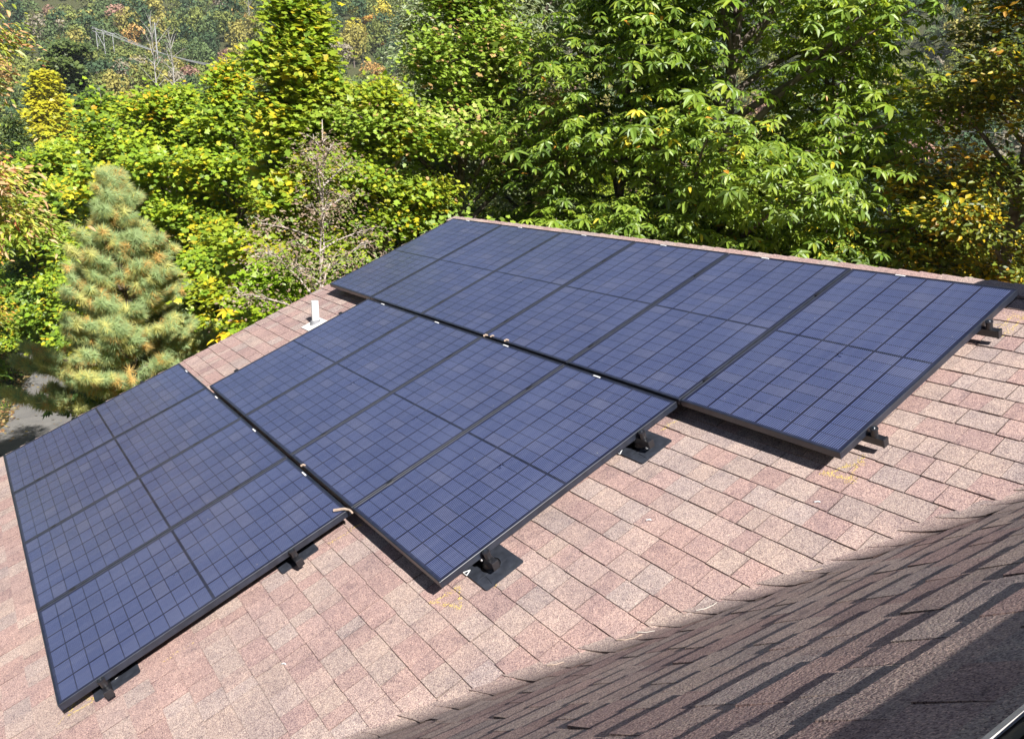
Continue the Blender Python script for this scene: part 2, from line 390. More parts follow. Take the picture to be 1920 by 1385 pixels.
# ------------------------------------------------------------------ solar panels
glass = mesh_np('glass', [(0.006, 0.006, 0), (PW-.006, 0.006, 0), (PW-.006, PH-.006, 0), (0.006, PH-.006, 0)], [0, 1, 2, 3], [4], M_PV)
fb = MB(); fw_, ft = .009, .036
fb.box((0, 0, -ft), (PW, fw_, .0025)); fb.box((0, PH-fw_, -ft), (PW, PH, .0025)); fb.box((0, fw_, -ft), (fw_, PH-fw_, .0025)); fb.box((PW-fw_, fw_, -ft), (PW, PH-fw_, .0025))
frame_me = fb.mesh('frame', M_FR)
bs = MB(); bs.box((.012, .012, -.009), (PW-.012, PH-.012, -.004)); back_me = bs.mesh('backsheet', M_RAIL)
lb = MB(); lb.box((PW*.30, PH-.0170, .0005), (PW*.30+.062, PH-.0075, .0035)); label_me = lb.mesh('sticker', M_ST)
lb2 = MB(); lb2.box((PW*.62, PH-.0175, .0005), (PW*.62+.012, PH-.0095, .0033)); sticker2 = lb2.mesh('sticker', M_ST)
rows = [(0, -1, 3), (1.677, 0, 4), (3.354, -1, 5)]
rown = ['bottom row', 'middle row', 'top row']; ordw = ['first', 'second', 'third', 'fourth', 'fifth', 'sixth']
for ri, (v0, u0, u1) in enumerate(rows):
    n_ = u1-u0
    for k in range(n_):
        u = u0 + k
        t = empty('solar_panel', (0, 0, 0)); jz = random.Random(ri*10+k).uniform(-.0015, .0015)
        t.matrix_world = ROOF @ Matrix.Translation((u + (1-PW)/2, v0 + .005, jz))
        where = 'at the far left end' if k == 0 else 'at the right end' if k == n_-1 else 'from the far left end'
        lab = f'black framed blue solar panel, {ordw[k]} of the {rown[ri]} {where}' if 0 < k < n_-1 else f'black framed blue solar panel {where} of the {rown[ri]}'
        tag(t, lab, 'solar panel', 'solar panels in three stepped rows on the roof')
        obj('glass', glass, t); fo = obj('frame', frame_me, t); bv = fo.modifiers.new('b', 'BEVEL'); bv.width = .0016; bv.segments = 1; obj('backsheet', back_me, t); obj('sticker', label_me, t); 
# rails, end clamps, mid clamps
def rail(v, u0, u1, lab):
    t = empty('mounting_rail'); t.matrix_world = ROOF @ Matrix.Translation((u0-.09, v, 0)); L = u1-u0+.17
    tag(t, lab, 'rail', 'black mounting rails under the solar panels')
    mb = MB(); mb.box((.005, -.017, -.078), (L-.012, .017, -.0375)); mb.build('rail_bar', M_RAIL, t)
    mb = MB(); mb.box((L-.011, -.020, -.082), (L, .020, -.034)); mb.build('end_cap', M_RAIL, t, bevel=.004)
    mb = MB(); mb.box((-.006, -.020, -.082), (.004, .020, -.034)); mb.build('end_cap', M_RAIL, t, bevel=.004)
    cl = MB(); cl.lathe([(.017, -.036), (.017, .000), (.020, .001), (.020, .006), (.013, .009), (.006, .009)], 16); cm = cl.mesh('end_clamp', M_RAIL, False)
    bolt = MB(); bolt.lathe([(.006, .0091), (.006, .0125), (.003, .0135)], 8); bm_ = bolt.mesh('bolt', M_STEEL)
    for x in (L-.08+.024, .09-.012):
        o = obj('end_clamp', cm, t); o.location = (x, 0, 0); b = obj('bolt', bm_, o)
    mc = MB(); mc.box((-.011, -.02, .0027), (.011, .02, .007)); mc.box((-.005, -.018, -.036), (.005, .018, .0026)); mm = mc.mesh('mid_clamp', M_RAIL)
    for q in range(1, int(round(u1-u0))):
        o = obj('mid_clamp', mm, t); o.location = (q + .09, 0, 0)
    return t
RV = [(.215, 0, 'lower'), (1.285, 0, 'upper'), (1.945, 1, 'lower'), (3.03, 1, 'upper'), (3.585, 2, 'lower'), (4.645, 2, 'upper')]
for v, ri, pos in RV:
    rail(v, rows[ri][1], rows[ri][2], f'black aluminium rail under the {pos} part of the {rown[ri]} of panels')
# flashed feet
def mount(u, v, lab, rot=0, slide=0):
    t = empty('roof_mount'); t.matrix_world = ROOF @ Matrix.Translation((u, v, HZ+.0105)) @ Matrix.Rotation(rot, 4, 'Z'); tag(t, lab, 'roof mount', 'black flashed mounts that carry the rails')
    mb = MB(); r = .014; x0, x1, y0, y1 = -.10, .128, -.116, .12
    pts = []
    for (cx_, cy_, a0) in ((x1-r, y0+r, -90), (x1-r, y1-r, 0), (x0+r, y1-r, 90), (x0+r, y0+r, 180)):
        for q in range(5): a = R_(a0 + q*22.5); pts.append((cx_+r*math.cos(a), cy_+r*math.sin(a)))
    n = len(pts); mb.add([(p[0], p[1], 0) for p in pts] + [(p[0], p[1], .003) for p in pts], [tuple(range(n))[::-1], tuple(range(n, 2*n))] + [(i, (i+1) % n, n+(i+1) % n, n+i) for i in range(n)])
    fl = mb.build('flashing_plate', M_FL, t)
    mb = MB(); mb.box((.03, -.1, .0032), (.034, .07, .0052)); mb.tube([(.045, -.06, .0032), (.115, -.070, .0032)], .003, 5); mb.build('pressed_rib', M_FL, fl)
    mb = MB(); mb.lathe([(.05, .0031), (.046, .007), (.038, .011), (.022, .055), (.019, .062), (.010, .064)], 20); cn = mb.build('cone', M_RAIL, t, smooth=False)
    mb = MB(); mb.lathe([(.050, .0032), (.0525, .0032), (.0525, .0055), (.050, .0055)], 24); mb.build('ring', M_STEEL, cn)
    mb = MB(); mb.box((-.017, -.006, .05), (.017, .006, .092)); mb.box((-.017, -.030, .0640), (.017, -.0065, .072)); mb.build('bracket', M_RAIL, t, bevel=.002)
    T = Matrix.Translation((.004, -.028, .069)) @ Matrix.Rotation(R_(90), 4, 'X')
    mb = MB(); mb.lathe([(.0095, 0), (.0095, .011), (.006, .013)], 6, T); mb.build('bolt', M_STEEL, t)
    mb = MB(); q = [(-.083, -.118), (-.050, -.118), (-.066, -.085)]
    for i in range(3):
        a, b2 = Vector((*q[i], .0036)), Vector((*q[(i+1) % 3], .0036)); mb.tube([a, b2], .0026, 5)
    mb.build('arrow_mark', M_ST, fl)
    return t
m1 = mount(3.985, 1.955, 'black square flashing with cone post near the lower right corner of the middle row')
m2 = mount(3.965, 3.045, 'black square flashing with cone post below the upper rail end of the middle row')
mount(2.85, .245, 'black flashing half hidden under the lower right corner of the bottom row')
mount(2.85, 1.30, 'black flashing half hidden under the upper right part of the bottom row')
for u_, v_ in ((4.90, 3.60), (4.86, 4.66)): mount(u_-.30, v_, 'black flashing in shade under the right edge of the top row, ' + ('lower' if v_ < 4 else 'upper') + ' of the two')
# vent pipe
vp = empty('vent_pipe', roof(-.47, 2.90, HZ)); tag(vp, 'white plastic vent pipe rising through the shingles left of the middle row', 'vent pipe')
mb = MB(); mb.lathe([(.036, -.05), (.036, .225), (.031, .225), (.031, .17)], 24); mb.build('pipe', M_PVC, vp, smooth=False)
mb = MB(); mb.lathe([(.055, .004), (.058, .016), (.044, .030), (.0365, .042)], 24, ROOF.to_3x3().to_4x4()); mb.build('rubber_collar', M_RUB, vp)
mb = MB(); mb.box((-.08, -.13, .0105), (.12, .08, .0135), ROOF.to_3x3().to_4x4()); mb.build('flashing_plate', M_WMET, vp)

# ------------------------------------------------------------------ chalk marks and litter
def chalk(u, v, strokes, lab, seed):
    r = random.Random(seed); mb = MB()
    for (x0, y0, x1, y1, w_, dens) in strokes:
        L = math.hypot(x1-x0, y1-y0); dx, dy = (x1-x0)/L, (y1-y0)/L
        for i in range(int(L*w_*dens*60000)):
            q = r.random(); s_o = r.gauss(0, w_*.50); q = q if math.sin(q*23+seed)+r.uniform(-1.4, 1.4) > -.2 else r.uniform(-.06, 1.06); px_ = x0+dx*L*q - dy*s_o*(1+.9*math.sin(q*9+seed*2)) + r.uniform(-.002, .002); py_ = y0+dy*L*q + dx*s_o; a = r.uniform(0, 6.28); s = r.uniform(.0008, .0024)
            # keep the flecks on top of the stepped shingle surface
            vv = v + py_; k = ((vv - V0) % .136)/.136; h = HZ + .0094*(1-k) + .0018
            mb.add([roof(u+px_+s*math.cos(a+t_), vv+s*math.sin(a+t_)*1.3, h) for t_ in (0, 1.9, 3.5, 4.8)], [(0, 1, 2, 3)])
    o = mb.build('chalk_mark', M_CHALK, house); o.matrix_local = HM; o['label'] = lab
chalk(3.98, 1.68, [(-.05, -.06, -.02, .09, .012, 1), (-.02, .09, .10, .02, .010, .8), (.10, .02, -.05, -.05, .013, .9)], 'yellow chalk triangle below the middle row corner', 1)
chalk(2.88, .06, [(.05, -.06, -.06, .00, .010, 1), (-.06, .0, .07, .08, .009, 1), (.07, .22, .05, -.06, .009, 1), (-.06, -.0, .06, -.12, .008, .5)], 'yellow chalk triangle below the bottom row corner', 2)
chalk(4.97, 3.38, [(-.06, -.07, .03, .07, .012, 1), (-.05, -.05, .09, -.03, .016, .9), (.03, .14, .07, -.06, .014, .7)], 'yellow chalk mark below the top row corner', 3)
chalk(2.985, 1.60, [(.0, -.12, .01, .07, .009, .9), (.0, .05, .03, .09, .010, 1)], 'thin yellow chalk line in the inside corner below the middle row', 4)
chalk(3.96, 3.27, [(.0, -.05, .02, .07, .012, .9)], 'yellow chalk stroke in the inside corner below the top row', 5)
chalk(5.03, 4.88, [(-.04, -.12, -.02, .09, .03, .4), (.02, -.15, .03, .07, .016, .6)], 'yellow chalk strokes by the upper right rail end', 6)
chalk(4.10, 2.02-.14, [(0, 0, .03, .02, .012, .5)], 'faint yellow chalk fleck by the lower mount', 7)
chalk(3.02, .60, [(-.01, -.12, .0, .03, .006, .5)], 'faint yellow chalk line beside the bottom row', 8)
TWIG = plain('twig', (.50, .38, .29), .8, 0, .25); TWIGW = plain('pale_twig', (.58, .53, .46), .7, 0, .1)
def twig(name, pts, r, lab, m_, cat='twig'):
    o = empty(name, pts[0]); mb = MB(); p0 = Vector(pts[0]); mb.tube([Vector(p)-p0 for p in pts], [r*(1-.5*i/len(pts)) for i in range(len(pts))], 6)
    link_ = mb.mesh(name, m_); bpy.data.objects.remove(o); o = obj(name, link_); o.location = p0; return tag(o, lab, cat)
twig('dry_leaf', [roof(2.93, 1.60, .012), roof(2.985, 1.645, .016), roof(3.02, 1.66, .013), roof(3.06, 1.66, .01)], .009, 'curled dry leaf lodged at the corner where bottom and middle rows meet', TWIG, 'leaf')
for (u, v, r, lab) in ((2.09, 3.36, .010, 'small tan seed on the gap below the top row, leftmost of three'), (1.99+.03, 3.345, .013, 'tan seed lodged where four panels meet in the upper gap'), (2.27, 3.365, .013, 'tan seed on the gap above the third middle panel'), (2.23, 1.675, .012, 'tan seed on the gap between bottom and middle rows')):
    twig('dry_seed', [roof(u, v, .006), roof(u+r, v+.012, .012), roof(u+2*r, v+.02, .006)], r*.7, lab, TWIG, 'seed')
for (u, v, lab) in ((5.0, 3.13, 'white chip lying on the shingles right of the top row chalk mark'), (4.42, 2.62, 'small white chip lying on the open shingles between the mounts and the valley'), (3.62, .93, 'white chip on the shingles low on the main slope')):
    twig('paint_chip', [roof(u, v, HZ+.011), roof(u+.012, v+.008, HZ+.015), roof(u+.022, v+.012, HZ+.012)], .004, lab, M_ST, 'debris')
rr = random.Random(4)
for (u, v, n, m_, lab) in ((4.60, 1.75, 5, TWIG, 'short brown twig lying in the valley, lowest'), (4.86, 2.02, 7, TWIG, 'bundle of thin brown twigs in the valley below a pale twig'), (5.08, 2.33, 6, TWIGW, 'curved pale twig lying at the end of a shingle course in the valley'), (5.30, 2.75, 5, TWIG, 'small brown twig high in the valley'), (4.98, 2.10, 5, TWIGW, 'thin straight pale twig in the middle of the valley')):
    u = valley_u(v) - .04
    a = rr.uniform(.4, 1.3); pts = [roof(u + math.cos(a + i*.07)*i*.018, v + math.sin(a+i*.07)*i*.018, HZ+.019+.002*(i % 2)) for i in range(n)]
    twig('twig', pts, .0022, lab, m_)

# ------------------------------------------------------------------ terrain
def smooth(a, b, x): t = np.clip((x-a)/(b-a), 0, 1); return t*t*(3-2*t)
def ground_z(x, y):
    x = np.asarray(x, float); y = np.asarray(y, float)
    D = np.hypot(x-6.9, y); A = np.degrees(np.arctan2(y, x-6.9)) % 360
    lane = np.exp(-((A-178)/6.)**2)
    z = -5.0 - smooth(20, 130, D)*(30 - 0*lane) 
    z = np.where(D < 36, -5.0 - (1-lane)*smooth(18, 60, D)*9 - lane*0, z) if False else -5.0 - smooth(24+14*lane, 135, D)*32
    z = z + np.maximum(0, D-150)*.36*(1 + .12*np.sin(A*.16+1) + .06*np.sin(A*.41))
    z = z + smooth(120, 260, D)*(9*np.sin(x*.021+y*.013) + 6*np.sin(x*.047-y*.03+1) + 3*np.sin(x*.09+y*.11))
    return z
def polar(name, m_):
    rad = np.concatenate([np.linspace(0, 40, 26), np.linspace(46, 140, 22), np.linspace(150, 690, 55)]); az = np.linspace(0, 2*np.pi, 181)[:-1]
    Rr, Az = np.meshgrid(rad, az, indexing='ij'); x = 6.9 + Rr*np.cos(Az); y = Rr*np.sin(Az); z = ground_z(x, y)
    V = np.stack([x, y, z], -1).reshape(-1, 3); n = len(az); i, j = np.meshgrid(np.arange(1, len(rad)-1), np.arange(n), indexing='ij'); j2 = (j+1) % n
    Fq = np.stack([i*n+j, (i+1)*n+j, (i+1)*n+j2, i*n+j2], -1).reshape(-1, 4)
    jj = np.arange(n); Ft = np.stack([0*jj, n+jj, n+(jj+1) % n], -1)
    return mesh_np(name, V, np.concatenate([Fq.ravel(), Ft.ravel()]), [4]*len(Fq)+[3]*len(Ft), m_, smooth=True)
def ground_mat():
    m, t, p = mat('forest_floor'); g = N(t, 'ShaderNodeNewGeometry'); P = g.outputs['Position']
    c = ramp(t, noise(t, P, 2.3, 8, .7), [(.3, (.035, .035, .018)), (.45, (.055, .055, .025)), (.55, (.05, .07, .022)), (.7, (.10, .09, .04))])
    c2 = ramp(t, noise(t, P, 24, 4, .7), [(.35, (.5, .5, .45)), (.65, (1.5, 1.35, 1.1))])
    t.links.new(mixc(t, 1, c, c2, 'MULTIPLY'), p.inputs['Base Color']); p.inputs['Roughness'].default_value = .95; return m
gr = obj('ground', polar('ground', ground_mat())); tag(gr, kind='structure')
def asphalt():
    m, t, p = mat('asphalt'); g = N(t, 'ShaderNodeNewGeometry'); P = g.outputs['Position']
    c = ramp(t, noise(t, P, 1.3, 8, .65), [(.3, (.13, .125, .12)), (.6, (.20, .19, .175)), (.75, (.28, .25, .20))])
    c2 = ramp(t, noise(t, P, 60, 3), [(.3, (.75, .75, .75)), (.7, (1.25, 1.25, 1.25))])
    t.links.new(mixc(t, 1, c, c2, 'MULTIPLY'), p.inputs['Base Color']); p.inputs['Roughness'].default_value = .9; return m
def ribbon(pts, w_, dz, seg=10):
    pts = [Vector((*p, 0)) for p in pts]; P = []
    for i in range(len(pts)-1):
        p0, p1, p2, p3 = pts[max(i-1, 0)], pts[i], pts[i+1], pts[min(i+2, len(pts)-1)]
        for k in range(seg):
            t = k/seg; P.append(.5*((2*p1) + (p2-p0)*t + (2*p0-5*p1+4*p2-p3)*t*t + (3*p1-p0-3*p2+p3)*t**3))
    V = []; F = []
    for i in range(len(P)-1):
        d = (P[i+1]-P[i]).normalized(); s = Vector((-d.y, d.x, 0))
        for q in range(5):
            w2 = w_/2*(1+.05*math.sin(i*.9+q)); p = P[i] + s*w2*(q-2)/2
            V.append((p.x, p.y, float(ground_z(p.x, p.y)) + dz))
    for i in range(len(P)-2):
        for q in range(4): a = i*5+q; F.append((a, a+1, a+6, a+5))
    return V, F
V, F = ribbon([(12, -6), (-2, -8), (-9, -3.2), (-14, .1), (-18, 1.75), (-22, 2.6), (-27, 3.2), (-34, 1.5), (-44, -5)], 3.3, .03)
dr = obj('driveway', mesh_np('driveway', V, [i for f in F for i in f], [4]*len(F), asphalt())); tag(dr, kind='structure')

# ------------------------------------------------------------------ foliage builders
OVAL = (np.array([(0, 0, 0), (.3, -.5, .10), (.3, .5, .10), (.72, -.40, .02), (.72, .40, .02), (1, 0, -.10), (.35, 0, 0), (.72, 0, -.05)]), [(0, 1, 3, 5, 7, 6), (0, 6, 7, 5, 4, 2)])
_mp = [(0, 0), (.12, -.42), (.42, -.30), (.50, -.60), (.72, -.26), (1.05, 0), (.72, .26), (.50, .60), (.42, .30), (.12, .42)]
MAPLE = (np.array([(x, y*.9, -.12*abs(y)) for x, y in _mp]), [(0, 1, 2, 3, 4, 5, 6, 7, 8, 9)])
QUAD = (np.array([(0, 0, 0), (.45, -.5, 0), (1, .05, 0), (.55, .5, 0)]), [(0, 1, 2, 3)])
BLADE = (np.array([(0, -.5, 0), (1, 0, -.06), (0, .5, 0)]), [(0, 1, 2)])
def nrmz(a): return a/np.maximum(np.linalg.norm(a, axis=-1, keepdims=True), 1e-9)
def leaves(pos, nrm, dirn, L, W, tmpl):
    """stamp a leaf template at every position"""
    T, Fc = tmpl; nrm = nrmz(nrm); d = nrmz(dirn - nrm*np.sum(dirn*nrm, -1, keepdims=True)); s = np.cross(nrm, d)
    L = np.broadcast_to(np.asarray(L, float), (len(pos),)); W = np.broadcast_to(np.asarray(W, float), (len(pos),))
    V = pos[:, None] + d[:, None]*(T[None, :, 0:1]*L[:, None, None]) + s[:, None]*(T[None, :, 1:2]*W[:, None, None]) + nrm[:, None]*(T[None, :, 2:3]*L[:, None, None])
    k = len(T); off = (np.arange(len(pos))*k)[:, None]
    loops = []; 
    fl = np.concatenate([np.array(f) for f in Fc]); loops = (off + fl[None]).ravel(); tot = np.tile([len(f) for f in Fc], len(pos))
    return V.reshape(-1, 3), loops, tot, len(Fc)
def pick(pal, n, r, clump=None, jit=.16):
    """pal: (rgb, weight); clump: per-leaf id so that neighbours share a colour"""
    cols = np.array([p[0] for p in pal]); wt = np.array([p[1] for p in pal], float); wt /= wt.sum()
    idx = r.choice(len(pal), n, p=wt)
    if clump is not None:
        cid = r.choice(len(pal), clump.max()+1, p=wt); idx = np.where(r.random(n) < .62, cid[clump], idx)
    return cols[idx]*r.uniform(1-jit, 1+jit, (n, 1))*r.uniform(.95, 1.05, (n, 3))
def skeleton(r, H, base, W, prof, nl, up=(15, 55), sag=.12, twigs=5, lean=(0, 0), nmul=1.0, asym=None):
    """trunk, limbs and twigs; returns tubes and spray seats (position, outward direction)"""
    tubes = []; seats = []; ns = 9; tr = []
    wob = r.normal(0, .012*H, (ns+1, 2)).cumsum(0)*.35
    for i in range(ns+1):
        t = i/ns; tr.append(np.array((lean[0]*t*H + wob[i, 0]*t, lean[1]*t*H + wob[i, 1]*t, t*H)))
    tr = np.array(tr); tp = lambda h: np.array([np.interp(h, tr[:, 2], tr[:, k]) for k in range(3)])
    tubes.append((tr, None, 'trunk'))
    for i in range(nl):
        t = (i+.5)/nl; t = t**.92; h = base + (H*.97-base)*t; az = i*2.39996 + r.normal(0, .35)
        L = W*prof(t)*r.uniform(.55, 1.22); 
        if asym is not None: L *= asym(az)
        if L < .12: L = .12
        el = R_(up[0] + (up[1]-up[0])*t + r.normal(0, 7)); p0 = tp(h - .06*L); d = np.array((math.cos(az)*math.cos(el), math.sin(az)*math.cos(el), math.sin(el)))
        side = np.array((-math.sin(az), math.cos(az), 0)); pts = [p0]; cur = d.copy(); k = 6
        for q in range(k):
            cur = nrmz(cur + side*r.normal(0, .13) + np.array((0, 0, -sag*q/k + r.normal(0, .05)))); pts.append(pts[-1] + cur*L/k)
        pts = np.array(pts); tubes.append((pts, L, 'limb')); seats.append((pts[-1], cur, L))
        nt_ = max(2, int(twigs*nmul*(.5+L/W)))
        for q in range(nt_):
            f = r.uniform(.28, 1.0)**.8; a = np.array([np.interp(f*k, np.arange(k+1), pts[:, c]) for c in range(3)])
            tl = L*r.uniform(.18, .42)*(1.15-f*.6); sd = r.choice([-1, 1]); td = nrmz(cur*.5 + d*.3 + side*sd*r.uniform(.4, 1.1) + np.array((0, 0, r.normal(.06, .28))))
            e = a + td*tl + np.array((0, 0, -sag*.3*tl)); tubes.append((np.array([a, (a+e)/2 + r.normal(0, .03, 3), e]), tl, 'twig')); seats.append((e, td, tl))
    for q in range(3): seats.append((tr[-1] + r.normal(0, .08, 3)*np.array((1, 1, .5)) - np.array((0, 0, .12*q)), np.array((0, 0, 1.)), .4))
    return tr, tubes, seats
def wood(name, tubes, r0, H, m_, parent, min_r=.006, twig_skip=0):
    mb = MB()
    for pts, L, kind in tubes:
        if kind == 'trunk':
            n = len(pts); mb.tube(pts, [max(r0*(1-.93*i/(n-1))*(1.25 if i == 0 else 1), min_r) for i in range(n)], 8)
        elif kind == 'limb':
            n = len(pts); a = min(r0*.42, .012+.018*L); mb.tube(pts, [max(a*(1-.85*i/(n-1)), min_r*.7) for i in range(n)], 5, False)
        else:
            if twig_skip and random.random() < twig_skip: continue
            mb.tube(pts, [.009, .006, .003], 3, False)
    return mb.build(name, m_, parent, smooth=True)
def make_tree(name, lab, cat, loc, H, W, base, prof, nl, leaf, pal, seed, per=26, sr=.40, lsize=(.10, .13), wr=.8, r0=None, up=(26, 68), sag=.12, twigs=5, group=None,
              bark=None, droop=.25, flat=.5, lean=(0, 0), asym=None, trans=None, palfn=None, updir=1.0):
    r = np.random.default_rng(seed); root = empty(name, loc); tag(root, lab, cat, group)
    tr, tubes, seats = skeleton(r, H, base, W, prof, nl, up, sag, twigs, lean, asym=asym)
    wood('trunk', tubes, r0 or H*.014, H, bark or M_BARK, root)
    P = np.array([s[0] for s in seats]); D = np.array([s[1] for s in seats])
    if leaf == 'none': return root
    cen = np.array((lean[0]*H*.6, lean[1]*H*.6, 0)); out = P - cen; out[:, 2] *= .25; out = nrmz(out)
    if leaf == 'whorl':
        nw = per; ids = np.repeat(np.arange(len(P)), nw); n = len(ids); off = r.normal(0, 1, (n, 3))*np.array((sr, sr, sr*flat*1.4)); c = P[ids] + off
        o = nrmz(out[ids]*.55 + nrmz(off)*.8 + r.normal(0, .2, (n, 3))); ax = nrmz(np.array((0, 0, 1.))[None]*1.0 + o*.75)
        k = 7; wid = np.repeat(np.arange(n), k); ph = np.tile(np.arange(k)*2*np.pi/k, n) + np.repeat(r.uniform(0, 6.28, n), k) + r.normal(0, .15, n*k)
        A = ax[wid]; t1 = nrmz(np.cross(A, np.array((.3, .1, 1.))[None])); t2 = np.cross(A, t1)
        dr_ = t1*np.cos(ph)[:, None] + t2*np.sin(ph)[:, None]; dirn = nrmz(dr_ + A*.10 - np.array((0, 0, droop))); nr = nrmz(A + np.array(SUN)[None]*.3 + dr_*.35 + r.normal(0, .12, (n*k, 3)))
        L = r.uniform(*lsize, n*k)*np.repeat(np.exp(r.normal(0, .2, n)), k); pos = c[wid] + dr_*.012; cl = ids[wid]; Wd = L*wr; tm = OVAL
        V, lo, to, nf = leaves(pos, nr, dirn, L, Wd, tm); col = pick(pal, len(pos), r, cl)
    else:
        per = int(per*1.85); ids = np.repeat(np.arange(len(P)), per); n = len(ids); rad = sr*np.repeat(r.uniform(.6, 1.25, len(P)), per)[:, None]
        off = r.normal(0, .55, (n, 3)); off[:, 2] *= flat; pos = P[ids] - D[ids]*rad*.3 + off*rad; pos[:, 2] -= (np.abs(off[:, 0])+np.abs(off[:, 1]))*rad[:, 0]*.25
        o = nrmz(off + 1e-6); nr = np.array((0, 0, updir*.45))[None] + np.array(SUN)[None]*.75 + out[ids]*.45 + r.normal(0, .48, (n, 3)); dirn = o + out[ids]*.5 + r.normal(0, .5, (n, 3)) - np.array((0, 0, droop))
        L = r.uniform(*lsize, n)*.74*np.exp(r.normal(0, .22, n)); V, lo, to, nf = leaves(pos, nr, dirn, L, L*wr, dict(maple=MAPLE, oval=OVAL, quad=QUAD)[leaf]); cl = ids; col = pick(pal, n, r, cl)
    col = col*(1.75 if leaf == 'whorl' else 1.6)
    if palfn is not None: col = palfn(pos, col, r)
    me = mesh_np('crown', V, lo, to, M_LEAF, np.repeat(np.clip(col, 0, 1), nf, 0)); obj('crown', me, root)
    return root
def copy_tree(root, loc, rz, s, lab=None, group=None, name=None):
    c = root.copy(); link(c); c.location = loc; c.rotation_euler = (0, 0, rz); c.scale = (s, s, s)
    if name: c.name = name
    if lab: c['label'] = lab
    if group: c['group'] = group
    for ch_ in root.children:
        d = ch_.copy(); link(d); d.parent = c
    return c
def at(az, D, z=None):
    a = R_(az); x = 6.914 + D*math.cos(a); y = -.108 + D*math.sin(a); return (x, y, float(ground_z(x, y)) if z is None else z)
dome = lambda t: max(.15, math.sin(math.pi*min(1, .16+t*.84))**.55)
cone = lambda t: max(.10, (1-t)**.75*.95 + .06)
ovoid = lambda t: max(.12, math.sin(math.pi*min(1, .22+t*.76))**.8)
col_ = lambda t: max(.2, (1-t**2.6)**.7)
# palettes (linear albedo)
P_YG = [((.17, .23, .018), 5), ((.22, .27, .02), 4), ((.11, .18, .018), 3), ((.36, .30, .018), 1.5), ((.28, .29, .03), 2)]
P_YG2 = [((.16, .24, .02), 5), ((.23, .29, .02), 5), ((.38, .33, .02), 1.7), ((.42, .27, .02), .25), ((.10, .16, .018), 3)]
P_G = [((.085, .15, .022), 5), ((.12, .19, .025), 5), ((.06, .11, .02), 3), ((.17, .22, .03), 2), ((.32, .12, .04), .12)]
P_GR = [((.17, .245, .03), 5), ((.22, .30, .04), 4), ((.12, .18, .025), 3), ((.30, .33, .09), .8)]
P_CH = [((.085, .135, .016), 5), ((.125, .185, .02), 5), ((.17, .225, .025), 3.5), ((.055, .095, .015), 1.5), ((.42, .20, .03), .13), ((.45, .36, .03), .15)]
P_SIL = [((.19, .225, .12), 5), ((.24, .27, .16), 4), ((.12, .16, .07), 3)]
P_OR = [((.17, .22, .03), 5), ((.42, .24, .12), 2), ((.44, .31, .17), 2.5), ((.32, .32, .05), 4), ((.30, .10, .06), .4)]
P_DK = [((.075, .10, .015), 5), ((.13, .15, .018), 4), ((.38, .28, .015), 2.6), ((.30, .17, .02), .8), ((.13, .14, .02), 2)]
P_YEL = [((.50, .36, .015), 5), ((.40, .33, .02), 3), ((.20, .22, .02), 2), ((.48, .24, .02), 1)]
P_PINK = [((.20, .15, .11), 4), ((.24, .18, .13), 3), ((.16, .19, .05), 4), ((.20, .14, .10), 2)]

# ------------------------------------------------------------------ near trees (each stands behind or beside the house)
G = 'trees close round the house'
T_ = {}
T_['A'] = make_tree('maple_tree', 'tall yellow-green maple whose pointed top rises behind the pinkish bare tree', 'tree', at(159.3, 16), 10.6, 2.3, 2.2, cone, 60, 'maple', P_YG, 11, per=62, sr=.42, lsize=(.12, .18), wr=.95, twigs=7, group=G, up=(24, 70))
T_['B'] = make_tree('maple_tree', 'broad yellow-green maple with golden leaves directly behind the pine', 'tree', at(167.3, 23.5), 9.3, 3.1, 1.4, ovoid, 46, 'maple', P_YG2, 12, per=62, sr=.50, lsize=(.13, .19), wr=.95, twigs=7, group=G)
T_['B2'] = make_tree('maple_tree', 'young pale yellow-green maple with a narrow top left of the pine tip', 'tree', at(171.0, 25), 9.3, 2.0, 1.5, cone, 34, 'maple', P_YG2, 13, per=46, sr=.5, lsize=(.14, .2), wr=.95, group=G)
T_['B3'] = make_tree('maple_tree', 'yellow-green maple with orange tinted leaves left of the pinkish bare tree', 'tree', at(163.6, 21.5), 9.9, 1.9, 1.5, ovoid, 40, 'maple', P_YG2, 14, per=56, sr=.42, lsize=(.12, .17), wr=.95, twigs=6, group=G)
T_['B4'] = make_tree('maple_tree', 'low bright green maple spreading over the roof edge beside the vent pipe', 'tree', at(161.8, 13.4), 6.1, .95, 1.8, dome, 22, 'maple', [((.16, .25, .015), 5), ((.22, .30, .02), 3)], 15, per=46, sr=.34, lsize=(.11, .16), wr=.95, group=G, up=(0, 30))
T_['T7'] = make_tree('maple_tree', 'tall green maple in the centre with a few reddish leaves near its top', 'tree', at(148.6, 15.5), 11.6, 2.7, 2.0, col_, 62, 'maple', P_GR, 16, per=66, sr=.42, lsize=(.085, .135), wr=.9, twigs=7, group=G, up=(24, 70),
    palfn=lambda p, c, r: np.where((((p[:, 2] > 7.2) & (r.random(len(p)) < .06) & (p[:, 0] > .1)) | (r.random(len(p)) < .01))[:, None], np.array((.60, .38, .17))*r.uniform(.7, 1.15, (len(p), 1)), c))
T_['T7b'] = make_tree('maple_tree', 'green maple between the pinkish bare tree and the tall central maple', 'tree', at(153.8, 14.6), 9.0, 1.8, 1.8, dome, 36, 'maple', P_YG, 17, per=56, sr=.38, lsize=(.085, .13), wr=.9, twigs=6, group=G)
T_['T8'] = make_tree('silver_leaved_tree', 'grey-green silvery tree behind the left side of the central maple', 'tree', at(151.8, 20.5), 11.4, 2.1, 2.5, cone, 44, 'oval', P_SIL, 18, per=60, sr=.5, lsize=(.12, .19), wr=.30, group=G, droop=.9)
